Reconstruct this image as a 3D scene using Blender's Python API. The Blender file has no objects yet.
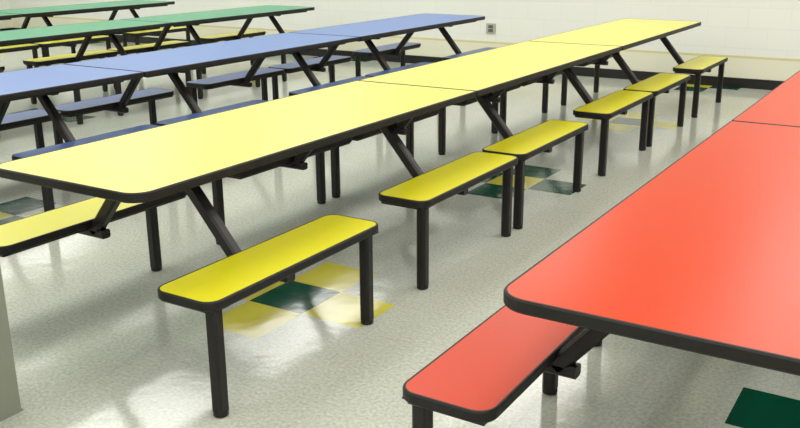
import bpy, math
from mathutils import Matrix, Vector
scene=bpy.context.scene
W=0.762; L=2.3377; ZT=0.74; ZB=0.4235
GO=0.0073; BW=0.2638; S=0.0147; BL=0.9898; DX=0.047; DY=0.060
WALL_Y=7.95; CEIL=3.1
XL,XR,YF=-11.0,6.0,-4.5

def lin(c):
    return tuple(((v/255)/12.92 if v/255<=0.04045 else ((v/255+0.055)/1.055)**2.4) for v in c)+(1,)
def new_mat(name):
    m=bpy.data.materials.new(name); m.use_nodes=True
    nt=m.node_tree; return m,nt,nt.nodes['Principled BSDF']
def laminate(name,rgb,rough=0.3,coat=0.0,spec=0.5):
    m,nt,b=new_mat(name)
    tc=nt.nodes.new('ShaderNodeTexCoord'); n=nt.nodes.new('ShaderNodeTexNoise')
    n.inputs['Scale'].default_value=260; n.inputs['Detail'].default_value=2
    nt.links.new(tc.outputs['Object'],n.inputs['Vector'])
    r=nt.nodes.new('ShaderNodeMapRange'); r.inputs[3].default_value=0.92; r.inputs[4].default_value=1.06
    nt.links.new(n.outputs['Fac'],r.inputs[0])
    mx=nt.nodes.new('ShaderNodeVectorMath'); mx.operation='SCALE'
    mx.inputs[0].default_value=lin(rgb)[:3]; nt.links.new(r.outputs[0],mx.inputs['Scale'])
    nt.links.new(mx.outputs[0],b.inputs['Base Color'])
    b.inputs['Roughness'].default_value=rough; b.inputs['Specular IOR Level'].default_value=spec
    b.inputs['Coat Weight'].default_value=coat
    return m
def plain(name,rgb,rough=0.5,metal=0,spec=0.5):
    m,nt,b=new_mat(name)
    tc=nt.nodes.new('ShaderNodeTexCoord'); n=nt.nodes.new('ShaderNodeTexNoise'); n.inputs['Scale'].default_value=40
    nt.links.new(tc.outputs['Object'],n.inputs['Vector'])
    r=nt.nodes.new('ShaderNodeMapRange'); r.inputs[3].default_value=rough*0.85; r.inputs[4].default_value=min(1,rough*1.15)
    nt.links.new(n.outputs['Fac'],r.inputs[0]); nt.links.new(r.outputs[0],b.inputs['Roughness'])
    b.inputs['Base Color'].default_value=lin(rgb); b.inputs['Metallic'].default_value=metal
    b.inputs['Specular IOR Level'].default_value=spec
    return m
M_BLK=plain('black_vinyl_edge',(22,20,20),0.5,spec=0.35)
M_STEEL=plain('black_painted_steel',(20,16,17),0.4,spec=0.4)
M_FOOT=plain('foot_glide_plastic',(14,14,14),0.5)
TOP={'yellow':laminate('yellow_laminate_top',(218,210,88),0.30,spec=0.38),
     'orange':laminate('orange_laminate_top',(188,52,8),0.30,spec=0.18),
     'blue':laminate('blue_laminate_top',(82,116,182),0.30,spec=0.35),
     'green':laminate('green_laminate_top',(44,144,102),0.30,spec=0.35)}
SEAT={'yellow':laminate('yellow_laminate_seat',(204,198,32),0.30,spec=0.32),
     'orange':laminate('orange_laminate_seat',(188,56,24),0.32,spec=0.18),
     'blue':laminate('blue_laminate_seat',(70,92,144),0.32,spec=0.3),
     'green':laminate('green_laminate_seat',(50,136,90),0.32,spec=0.3)}

def outline(w,l,radii,ins,seg=8):
    pts=[]
    cs=[((0,0),(1,1),180),((w,0),(-1,1),270),((w,l),(-1,-1),0),((0,l),(1,-1),90)]
    for (c,d,a0),r in zip(cs,radii):
        cx=c[0]+d[0]*r; cy=c[1]+d[1]*r; rr=max(r-ins,0.0005)
        if r<ins: cx=c[0]+d[0]*ins; cy=c[1]+d[1]*ins
        for k in range(seg+1):
            a=math.radians(a0+90*k/seg)
            pts.append((cx+rr*math.cos(a),cy+rr*math.sin(a)))
    return pts
def slab_mesh(name,w,l,th,radii,mats):
    rings=[(0.0085,0),(0.0075,0.0008),(0.003,0.0005),(0.0,-0.004),(0.0,-th+0.005),(0.004,-th)]
    V=[];F=[];MI=[]
    n=None
    for ins,z in rings:
        o=outline(w,l,radii,ins); n=len(o); V+= [(x,y,z) for x,y in o]
    F.append(list(range(n)));MI.append(0)
    for k in range(len(rings)-1):
        for i in range(n):
            j=(i+1)%n
            F.append([k*n+i,(k+1)*n+i,(k+1)*n+j,k*n+j]);MI.append(1)
    b=(len(rings)-1)*n
    F.append([b+i for i in reversed(range(n))]);MI.append(1)
    me=bpy.data.meshes.new(name); me.from_pydata(V,[],F); 
    for m in mats: me.materials.append(m)
    me.polygons.foreach_set('material_index',MI); me.update(); return me
class B:
    def __init__(s): s.V=[];s.F=[];s.MI=[]
    def box(s,a,b,mi=0,bev=0.0):
        x0,y0,z0=a;x1,y1,z1=b;n=len(s.V)
        s.V+=[(x0,y0,z0),(x1,y0,z0),(x1,y1,z0),(x0,y1,z0),(x0,y0,z1),(x1,y0,z1),(x1,y1,z1),(x0,y1,z1)]
        for f in ((0,3,2,1),(4,5,6,7),(0,1,5,4),(1,2,6,5),(2,3,7,6),(3,0,4,7)):
            s.F.append([n+i for i in f]);s.MI.append(mi)
    def tube(s,p0,p1,w,h,side=(0,1,0),mi=0):
        p0=Vector(p0);p1=Vector(p1);d=(p1-p0).normalized();sd=Vector(side);up=d.cross(sd).normalized();sd=up.cross(d).normalized()
        c=min(w,h)*0.18
        prof=[(-w/2+c,-h/2),(w/2-c,-h/2),(w/2,-h/2+c),(w/2,h/2-c),(w/2-c,h/2),(-w/2+c,h/2),(-w/2,h/2-c),(-w/2,-h/2+c)]
        n=len(s.V);k=len(prof)
        for p in (p0,p1):
            for a,b_ in prof: s.V.append(tuple(p+sd*a+up*b_))
        for i in range(k):
            j=(i+1)%k; s.F.append([n+i,n+j,n+k+j,n+k+i]);s.MI.append(mi)
        s.F.append([n+i for i in reversed(range(k))]);s.MI.append(mi)
        s.F.append([n+k+i for i in range(k)]);s.MI.append(mi)
    def cyl(s,c,r0,r1,z0,z1,seg=14,mi=0):
        n=len(s.V)
        for r,z in ((r0,z0),(r1,z1)):
            for i in range(seg):
                a=2*math.pi*i/seg; s.V.append((c[0]+r*math.cos(a),c[1]+r*math.sin(a),z))
        for i in range(seg):
            j=(i+1)%seg; s.F.append([n+i,n+j,n+seg+j,n+seg+i]);s.MI.append(mi)
        s.F.append([n+i for i in reversed(range(seg))]);s.MI.append(mi)
        s.F.append([n+seg+i for i in range(seg)]);s.MI.append(mi)
    def mesh(s,name,mats):
        me=bpy.data.meshes.new(name);me.from_pydata(s.V,[],s.F)
        for m in mats: me.materials.append(m)
        me.polygons.foreach_set('material_index',s.MI)
        import bmesh
        bm=bmesh.new();bm.from_mesh(me);bmesh.ops.recalc_face_normals(bm,faces=bm.faces);bm.to_mesh(me);bm.free()
        return me
def obj(name,me,loc=(0,0,0),parent=None):
    o=bpy.data.objects.new(name,me);scene.collection.objects.link(o);o.location=loc
    if parent:o.parent=parent
    return o

TH=0.033; STH=0.032
def frame_mesh():
    b=B()
    zt=ZT-TH
    for yb in (S,L-S-BL):
        ym=yb+BL/2-0.06
        for sg in (-1,1):
            cx=W/2
            top=(cx+sg*0.12,ym,zt-0.015); low=(cx+sg*(W/2+GO+0.005),ym,ZB-STH-0.022)
            b.tube(top,low,0.045,0.05)
            b.tube((cx+sg*(W/2-0.05),ym,ZB-STH-0.024),(cx+sg*(W/2+GO+BW-0.03),ym,ZB-STH-0.024),0.045,0.036)
        b.tube((W/2-0.27,ym,zt-0.018),(W/2+0.27,ym,zt-0.018),0.05,0.034)
    for x in (W/2-0.13,W/2+0.13):
        b.tube((x,0.22,zt-0.0125),(x,L-0.22,zt-0.0125),0.03,0.024,side=(1,0,0))
    for x in (0.09,W-0.09):
        b.tube((x,0.10,zt-0.011),(x,L-0.10,zt-0.011),0.025,0.02,side=(1,0,0))
    return b.mesh('steel_frame',[M_STEEL])
def bench_frame_mesh(flip):
    b=B(); z=ZB-STH
    ix=0.024;h=0.013
    b.box((ix,ix+0.01,z-h),(ix+0.02,BL-ix-0.01,z+0.001))
    b.box((BW-ix-0.02,ix+0.01,z-h),(BW-ix,BL-ix-0.01,z+0.001))
    b.box((ix,ix,z-h),(BW-ix,ix+0.02,z+0.001))
    b.box((ix,BL-ix-0.02,z-h),(BW-ix,BL-ix,z+0.001))
    lx=DX if flip else BW-DX
    for y in (DY,BL-DY):
        b.tube((lx,y,0.02),(lx,y,z-0.002),0.046,0.046,side=(1,0,0))
        b.cyl((lx,y),0.026,0.026,0.004,0.022,mi=1)
        b.cyl((lx,y),0.019,0.024,0.0,0.006,mi=1)
        b.box((lx-0.04,y-0.035,z-0.004),(lx+0.04,y+0.035,z+0.001))
    return b.mesh('bench_frame',[M_STEEL,M_FOOT])
FR=frame_mesh(); BF={0:bench_frame_mesh(False),1:bench_frame_mesh(True)}
cache={}
def topmesh(col,kind):
    if (col,kind) not in cache:
        R=0.075;r=0.016
        rad={'near':[R,R,r,r],'mid':[r]*4,'far':[r,r,R,R]}[kind]
        cache[(col,kind)]=slab_mesh('tabletop_'+col,W,L-0.004,TH,rad,[TOP[col],M_BLK])
    return cache[(col,kind)]
def seatmesh(col):
    if ('s',col) not in cache:
        cache[('s',col)]=slab_mesh('bench_seat_'+col,BW,BL,STH,[0.055]*4,[SEAT[col],M_BLK])
    return cache[('s',col)]
def unit(x,y,kind,col,lcol=None,rcol=None):
    e=bpy.data.objects.new('cafeteria_table_with_benches',None);e.empty_display_size=0.3
    scene.collection.objects.link(e);e.location=(x,y,0)
    obj('tabletop',topmesh(col,kind),(0,0.002,ZT),e)
    obj('steel_frame',FR,(0,0,0),e)
    k=1
    for side in (0,1):
        bx=W+GO if side==0 else -GO-BW
        c=(rcol if side==0 else lcol) or col
        for yb in (S,L-S-BL):
            obj('bench_seat_%d'%k,seatmesh(c),(bx,yb,ZB),e)
            obj('bench_legs_%d'%k,BF[side],(bx,yb,0),e); k+=1
def row(x,yend,n,col,**k):
    for i in range(n):
        kind='far' if i==0 else ('near' if i==n-1 else 'mid')
        unit(x,yend-(i+1)*L,kind,col,**k)
row(0,3*L,3,'yellow')
row(2.080,-0.164+3*L,3,'orange')
row(-2.09,6.66,3,'blue')
row(-4.46,6.9,4,'green',lcol='yellow')
row(-6.75,6.9,4,'green',lcol='yellow',rcol='yellow')

def floor_mat():
    m,nt,b=new_mat('vinyl_tile_floor'); N=nt.nodes;Lk=nt.links
    def math_(op,a,b_=None):
        n=N.new('ShaderNodeMath');n.operation=op
        for i,v in enumerate((a,b_)):
            if v is None: continue
            if isinstance(v,(int,float)): n.inputs[i].default_value=v
            else: Lk.new(v,n.inputs[i])
        return n.outputs[0]
    geo=N.new('ShaderNodeNewGeometry');sp=N.new('ShaderNodeSeparateXYZ');Lk.new(geo.outputs['Position'],sp.inputs[0])
    T=0.287
    u=math_('DIVIDE',math_('SUBTRACT',sp.outputs[0],0.41),T); v=math_('DIVIDE',math_('SUBTRACT',sp.outputs[1],0.88),T)
    i=math_('FLOOR',u);j=math_('FLOOR',v)
    i1=math_('ADD',i,1);j1=math_('ADD',j,1)
    di=math_('ABSOLUTE',math_('SUBTRACT',math_('FLOORED_MODULO',i1,8),1))
    dj=math_('ABSOLUTE',math_('SUBTRACT',math_('FLOORED_MODULO',j1,8),1))
    d=math_('ADD',di,dj)
    ctr=math_('LESS_THAN',d,0.5); plus=math_('SUBTRACT',math_('LESS_THAN',d,1.5),ctr)
    typ=math_('FLOORED_MODULO',math_('ADD',math_('FLOOR',math_('DIVIDE',i1,8)),math_('FLOOR',math_('DIVIDE',j1,8))),2)
    nty=math_('SUBTRACT',1,typ)
    green=math_('ADD',math_('MULTIPLY',plus,typ),math_('MULTIPLY',ctr,nty))
    yel=math_('ADD',math_('MULTIPLY',plus,nty),math_('MULTIPLY',ctr,typ))
    def mix(f,a,c):
        n=N.new('ShaderNodeMix');n.data_type='RGBA'
        Lk.new(f,n.inputs['Factor']) 
        for s,v in (('A',a),('B',c)):
            sock=[q for q in n.inputs if q.name==s and q.type=='RGBA'][0]
            if isinstance(v,tuple): sock.default_value=v
            else: Lk.new(v,sock)
        return [q for q in n.outputs if q.type=='RGBA'][0]
    no=N.new('ShaderNodeTexNoise');no.inputs['Scale'].default_value=70;no.inputs['Detail'].default_value=6;no.inputs['Roughness'].default_value=0.8
    Lk.new(geo.outputs['Position'],no.inputs['Vector'])
    mr=N.new('ShaderNodeMapRange');mr.inputs[1].default_value=0.38;mr.inputs[2].default_value=0.62;Lk.new(no.outputs['Fac'],mr.inputs[0])
    base=mix(mr.outputs[0],lin((164,168,155)),lin((200,204,194)))
    wn=N.new('ShaderNodeTexWhiteNoise');wn.noise_dimensions='2D';cb=N.new('ShaderNodeCombineXYZ');Lk.new(i,cb.inputs[0]);Lk.new(j,cb.inputs[1]);Lk.new(cb.outputs[0],wn.inputs['Vector'])
    base=mix(math_('MULTIPLY',wn.outputs['Value'],0.10),base,lin((150,152,138)))
    base=mix(yel,base,lin((200,192,70)))
    base=mix(green,base,lin((6,70,50)))
    fu=math_('ABSOLUTE',math_('SUBTRACT',math_('FRACT',u),0.5));fv=math_('ABSOLUTE',math_('SUBTRACT',math_('FRACT',v),0.5))
    seam=math_('GREATER_THAN',math_('MAXIMUM',fu,fv),0.495)
    base=mix(math_('MULTIPLY',seam,0.14),base,lin((110,108,96)))
    Lk.new(base,b.inputs['Base Color'])
    n2=N.new('ShaderNodeTexNoise');n2.inputs['Scale'].default_value=2.5;n2.inputs['Detail'].default_value=3
    Lk.new(geo.outputs['Position'],n2.inputs['Vector'])
    r2=N.new('ShaderNodeMapRange');r2.inputs[3].default_value=0.08;r2.inputs[4].default_value=0.16;Lk.new(n2.outputs['Fac'],r2.inputs[0]);Lk.new(r2.outputs[0],b.inputs['Roughness'])
    n3=N.new('ShaderNodeTexNoise');n3.inputs['Scale'].default_value=9;Lk.new(geo.outputs['Position'],n3.inputs['Vector'])
    bp=N.new('ShaderNodeBump');bp.inputs['Strength'].default_value=0.10;bp.inputs['Distance'].default_value=0.01
    Lk.new(n3.outputs['Fac'],bp.inputs['Height']);Lk.new(bp.outputs[0],b.inputs['Normal'])
    b.inputs['Specular IOR Level'].default_value=0.58
    return m
def boxobj(name,a,b_,mat):
    q=B();q.box(a,b_);return obj(name,q.mesh(name,[mat]))
boxobj('floor',(XL,YF,-0.1),(XR,WALL_Y,0),floor_mat())
def block_mat():
    m,nt,b=new_mat('painted_block_wall');N=nt.nodes;Lk=nt.links
    geo=N.new('ShaderNodeNewGeometry');sp=N.new('ShaderNodeSeparateXYZ');Lk.new(geo.outputs['Position'],sp.inputs[0])
    ad=N.new('ShaderNodeMath');ad.operation='ADD';Lk.new(sp.outputs[0],ad.inputs[0]);Lk.new(sp.outputs[1],ad.inputs[1])
    cb=N.new('ShaderNodeCombineXYZ');Lk.new(ad.outputs[0],cb.inputs[0]);Lk.new(sp.outputs[2],cb.inputs[1])
    br=N.new('ShaderNodeTexBrick');br.inputs['Scale'].default_value=1.0
    br.inputs['Brick Width'].default_value=0.406;br.inputs['Row Height'].default_value=0.203;br.inputs['Mortar Size'].default_value=0.005;br.inputs['Mortar Smooth'].default_value=0.8
    br.inputs['Color1'].default_value=lin((226,227,222));br.inputs['Color2'].default_value=lin((224,225,220));br.inputs['Mortar'].default_value=lin((219,219,213))
    Lk.new(cb.outputs[0],br.inputs['Vector'])
    cr=N.new('ShaderNodeValToRGB');cr.color_ramp.interpolation='CONSTANT'
    e=cr.color_ramp.elements;e[0].position=0;e[0].color=(*lin((221,219,200))[:3],1);e[1].position=0.32/CEIL;e[1].color=(0,0,0,0)
    q=e.new(0.30/CEIL);q.color=lin((208,200,150))
    dv=N.new('ShaderNodeMath');dv.operation='DIVIDE';dv.inputs[1].default_value=CEIL;Lk.new(sp.outputs[2],dv.inputs[0]);Lk.new(dv.outputs[0],cr.inputs[0])
    mx=N.new('ShaderNodeMix');mx.data_type='RGBA'
    A=[s for s in mx.inputs if s.name=='A' and s.type=='RGBA'][0];Bs=[s for s in mx.inputs if s.name=='B' and s.type=='RGBA'][0]
    Lk.new(cr.outputs['Alpha'],mx.inputs['Factor']);Lk.new(br.outputs['Color'],A);Lk.new(cr.outputs['Color'],Bs)
    Lk.new([s for s in mx.outputs if s.type=='RGBA'][0],b.inputs['Base Color'])
    bp=N.new('ShaderNodeBump');bp.inputs['Strength'].default_value=0.1;bp.inputs['Distance'].default_value=0.003;bp.invert=True
    Lk.new(br.outputs['Fac'],bp.inputs['Height']);Lk.new(bp.outputs[0],b.inputs['Normal'])
    b.inputs['Roughness'].default_value=0.45
    return m
MW=block_mat()
boxobj('wall_back',(XL,WALL_Y,0),(XR,WALL_Y+0.2,CEIL),MW)
boxobj('wall_left',(XL-0.2,YF,0),(XL,WALL_Y,CEIL),MW)
boxobj('wall_right',(XR,YF,0),(XR+0.2,WALL_Y,CEIL),MW)
boxobj('wall_front',(XL,YF-0.2,0),(XR,YF,CEIL),MW)
boxobj('ceiling',(XL,YF,CEIL),(XR,WALL_Y,CEIL+0.1),plain('ceiling_tile_white',(226,227,222),0.8))
MBB=plain('black_rubber_base',(18,18,18),0.4)
boxobj('baseboard_back',(XL,WALL_Y-0.012,0),(XR,WALL_Y,0.10),MBB)
boxobj('baseboard_left',(XL,YF,0),(XL+0.012,WALL_Y-0.012,0.10),MBB)
boxobj('baseboard_right',(XR-0.012,YF,0),(XR,WALL_Y-0.012,0.10),MBB)
b=B();b.box((0.15,-0.50,0),(0.39,-0.25,CEIL));b.box((0.146,-0.504,0),(0.394,-0.246,0.008))
obj('support_column',b.mesh('support_column',[plain('grey_column_paint',(134,138,124),0.5)]))
b=B();b.box((-1.98,WALL_Y-0.012,0.42),(-1.86,WALL_Y,0.54));b.box((-1.95,WALL_Y-0.016,0.44),(-1.89,WALL_Y-0.01,0.475),1);b.box((-1.95,WALL_Y-0.016,0.485),(-1.89,WALL_Y-0.01,0.52),1)
obj('wall_outlet',b.mesh('wall_outlet',[plain('outlet_plate',(170,170,162),0.4),plain('outlet_dark',(90,90,88),0.5)]))
MF=plain('fixture_white',(240,240,240),0.4)
me_,nt,bs=new_mat('fluorescent_diffuser');bs.inputs['Emission Color'].default_value=(1,0.98,0.93,1);bs.inputs['Emission Strength'].default_value=1.5
for ix,x in enumerate((-9,-6.2,-3.4,-0.6,2.2,4.6)):
    for y in (-2.8,0.2,3.2,6.2):
        b=B();b.box((x-0.64,y-1.14,CEIL-0.06),(x+0.64,y+1.14,CEIL));b.box((x-0.60,y-1.10,CEIL-0.065),(x+0.60,y+1.10,CEIL-0.059),1)
        o=obj('ceiling_light',b.mesh('ceiling_light',[MF,me_]))
        ld=bpy.data.lights.new('fluorescent_lamp','AREA');ld.shape='RECTANGLE';ld.size=1.2;ld.size_y=2.2;ld.energy=28.5;ld.color=(1,0.985,0.945)
        lo=bpy.data.objects.new('lamp',ld);scene.collection.objects.link(lo);lo.location=(x,y,CEIL-0.08);lo.parent=o
w=bpy.data.worlds.new('world');scene.world=w;w.use_nodes=True;w.node_tree.nodes['Background'].inputs[0].default_value=(0.8,0.8,0.78,1);w.node_tree.nodes['Background'].inputs[1].default_value=0.3
yaw,pitch,roll=-0.5570,0.2965,-0.0069
fw=Vector((math.sin(yaw)*math.cos(pitch),math.cos(yaw)*math.cos(pitch),-math.sin(pitch)))
rt=Vector((math.cos(yaw),-math.sin(yaw),0));up=rt.cross(fw)
c,s=math.cos(roll),math.sin(roll)
r2=c*rt+s*up;u2=-s*rt+c*up
cam=bpy.data.cameras.new('camera');co=bpy.data.objects.new('camera',cam);scene.collection.objects.link(co)
Mx=Matrix((r2,u2,-fw)).transposed().to_4x4();Mx.translation=Vector((2.8988,-1.8667,1.5050));co.matrix_world=Mx
cam.sensor_width=36;cam.lens=899.96/800*36;cam.clip_start=0.05
scene.camera=co
scene.view_settings.view_transform='Standard'
scene.view_settings.look='None'
